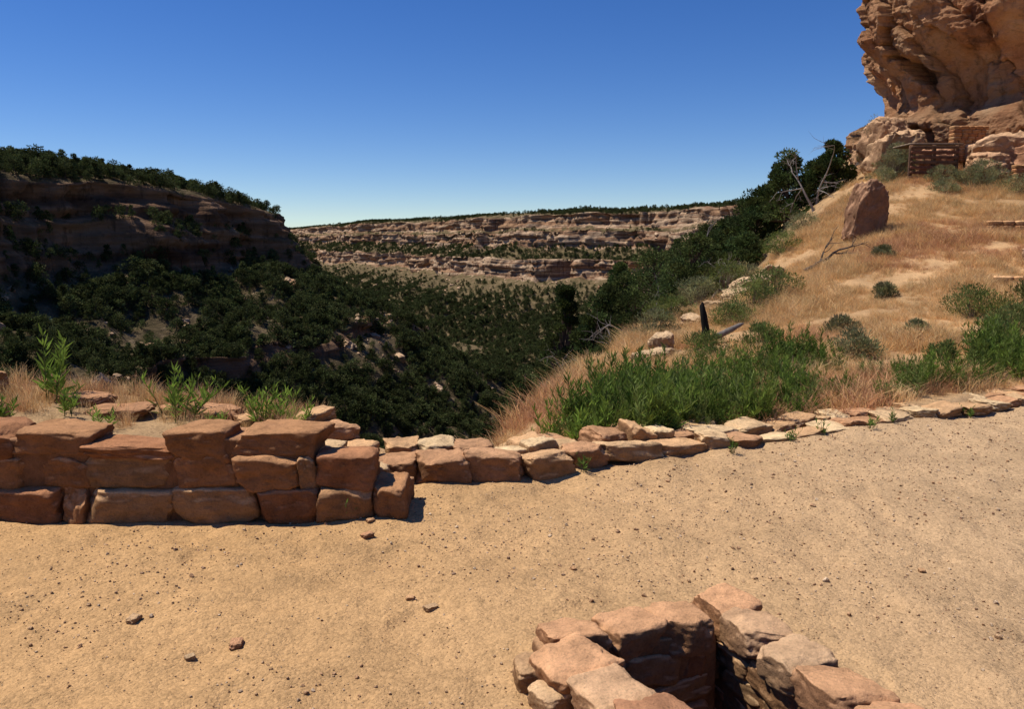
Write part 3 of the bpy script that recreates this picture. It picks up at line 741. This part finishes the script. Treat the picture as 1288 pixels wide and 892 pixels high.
for i,(x,y,h,nst,lL,sp) in enumerate([(-3.35,5.95,.50,7,.13,.3),(-3.65,5.55,.38,5,.11,.2),(-2.32,5.65,.36,12,.10,.3),(-1.66,5.5,.32,12,.09,.22),(-3.0,5.5,.2,6,.07,.15),(-2.6,5.2,.16,5,.06,.12),(-3.3,5.3,.2,6,.08,.15),(-1.5,5.75,.2,6,.07,.15),(-1.9,5.3,.13,5,.06,.1),(.42,6.3,.40,6,.11,.2),(.75,6.5,.4,7,.1,.2),(.33,7.0,.4,6,.1,.2)]):
    r=np.random.default_rng(540+i)
    place(build('leafy_weed_plant',weed_parts(h,nst,sp,r,lL,(.21,.31,.05),22,.17),[M_leaf],False),x,y)
# tiny sprouts on the path in front of the border wall
for i,(x,y) in enumerate([(1.63,6.05),(2.2,6.45),(2.55,6.7),(3.3,7.1),(4.2,7.5),(.5,5.6),(-.95,4.6),(3.0,6.85)]):
    r=np.random.default_rng(560+i);place(build('weed_sprout',weed_parts(.12,5,.08,r,.05,(.14,.22,.045),10,.2),[M_leaf],False),x,y)

shr=[(5.0,16.0,.7,1.1,'g'),(4.4,15.4,.7,1.0,'g'),(3.9,14.7,.4,.8,'g'),(3.9,17.6,.7,1.1,'s'),(4.9,19.2,.8,1.2,'g'),(5.7,20.6,.6,1.0,'s'),(3.1,16.4,.6,1.0,'g'),(2.5,14.6,.5,.9,'s'),(6.9,21.6,.6,1.0,'g'),(8.0,23.1,.6,1.0,'s'),
(11.5,25.9,.9,1.1,'s'),(12.0,26.6,1.0,1.3,'s'),(12.3,24.3,.5,.9,'s'),(12.9,23.9,.6,1.2,'s'),(13.5,24.4,.7,1.2,'s'),(13.9,23.4,.5,1.1,'s'),(11.0,25.2,.5,.9,'s'),(11.9,23.4,.4,.9,'s'),(14.6,23.2,.4,.9,'s'),
(12.1,28.6,1.9,1.0,'s'),(4.8,12.1,.3,.45,'s'),(6.4,14.4,.28,.4,'s'),(5.5,11.3,.25,.35,'s'),(7.5,17,.28,.4,'s'),
(7.3,11.8,.55,.9,'g'),(6.9,12.5,.5,.8,'g'),(6.3,10.4,.55,.7,'g'),(5.9,10.1,.5,.6,'g'),(7.6,10.9,.6,.9,'g'),(8.3,12.9,.5,.8,'g'),(5.0,9.6,.35,.4,'g'),(4.3,10.4,.4,.6,'s'),(2.6,11.0,.4,.7,'g'),(3.4,11.4,.35,.6,'g')]
for i,(x,y,h,w,kd) in enumerate(shr):
    r=np.random.default_rng(600+i)
    ob=build('green_shrub' if kd=='g' else 'sagebrush_shrub',shrub_parts(h,w,r,(.15,.19,.06) if kd=='g' else (.22,.23,.115),int(34+w*20),60,.035+.008*w),[M_bark,M_leaf],False)
    place(ob,x,y,Hs(x,y)-.03)

# ------------------------------------------------------------------ gravel
pc=newcoll('pebble_templates')
r=np.random.default_rng(41)
for i in range(6):
    V,F=stone((0,0,0),(1,r.uniform(.6,.9),r.uniform(.4,.7)),0,700+i,k=3.2,res=4,amp=.2,cuts=5)
    build('pebble_form',[(V,F,0,[(.48,.33,.195),(.38,.24,.14),(.50,.38,.255),(.30,.20,.135),(.44,.28,.165),(.52,.41,.29)][i])],[M_stone],False,coll=pc)
N=60000;a=np.radians(r.uniform(-40,40,N));d=np.sqrt(r.uniform(1.8**2,10.5**2,N))
xs=d*np.sin(a);ys=d*np.cos(a);z_,db_,de_=Hfull(xs,ys)
ok=(db_<-.03)&(z_>-.3);xs,ys,z_=xs[ok],ys[ok],z_[ok];k=len(xs)
sz=.003+.0036*r.exponential(1,k);sz=np.minimum(sz,.032)
sz*=np.where(fbm(xs*1.2,ys*1.2,0,3,99)+(xs*.12)>-.1,1.,.6)
scatter('path_gravel',np.stack([xs,ys,z_+sz*.1],1),sz,r.uniform(0,6.28,(k,3)),r.integers(0,6,k),pc)
parts=[]
for (x,y,s) in ((-.78,4.35,.05),(-.8,4.55,.035),(-.46,3.6,.03),(-.36,3.52,.045),(-1.25,3.05,.03),(-1.1,3.15,.05),(.3,3.9,.025),(-.62,4.62,.03),(2.0,3.9,.03),(-1.6,3.35,.045)):
    parts.append((*stone((x,y,Hs(x,y)+s*.2),(s*1.3,s,s*.6),x*7,sd,k=5,amp=.15),0,tint(r)));sd+=1
build('loose_rocks',parts,[M_stone])

# ------------------------------------------------------------------ light, sky, camera
S_=Vector((-.50,.12,.86)).normalized()
sl=bpy.data.lights.new('sun','SUN');sl.energy=4.8;sl.angle=radians(.53);sl.color=(1,.955,.88)
so=bpy.data.objects.new('sun',sl);scene.collection.objects.link(so);so.rotation_euler=S_.to_track_quat('Z','Y').to_euler()
w=bpy.data.worlds.new('World');scene.world=w;w.use_nodes=True;nt=w.node_tree
bg=nt.nodes['Background'];sk=nt.nodes.new('ShaderNodeTexSky');sk.sky_type='NISHITA';sk.sun_disc=False
sk.sun_elevation=math.asin(S_.z);sk.sun_rotation=math.atan2(S_.x,S_.y);sk.altitude=2200;sk.air_density=1.;sk.dust_density=.1;sk.ozone_density=4.
hs_=nt.nodes.new('ShaderNodeHueSaturation');hs_.inputs['Saturation'].default_value=1.28;hs_.inputs['Hue'].default_value=.514;hs_.inputs['Value'].default_value=1.
nt.links.new(sk.outputs[0],hs_.inputs['Color']);nt.links.new(hs_.outputs[0],bg.inputs[0]);bg.inputs[1].default_value=.108
cam=bpy.data.cameras.new('camera');co=bpy.data.objects.new('camera',cam);scene.collection.objects.link(co)
cam.sensor_width=36;cam.lens=29.4;cam.clip_start=.05;cam.clip_end=20000
co.location=(0,0,1.6);co.rotation_euler=(radians(90-7.9),0,0);scene.camera=co
scene.view_settings.view_transform='Standard';scene.view_settings.look='None';scene.view_settings.exposure=0
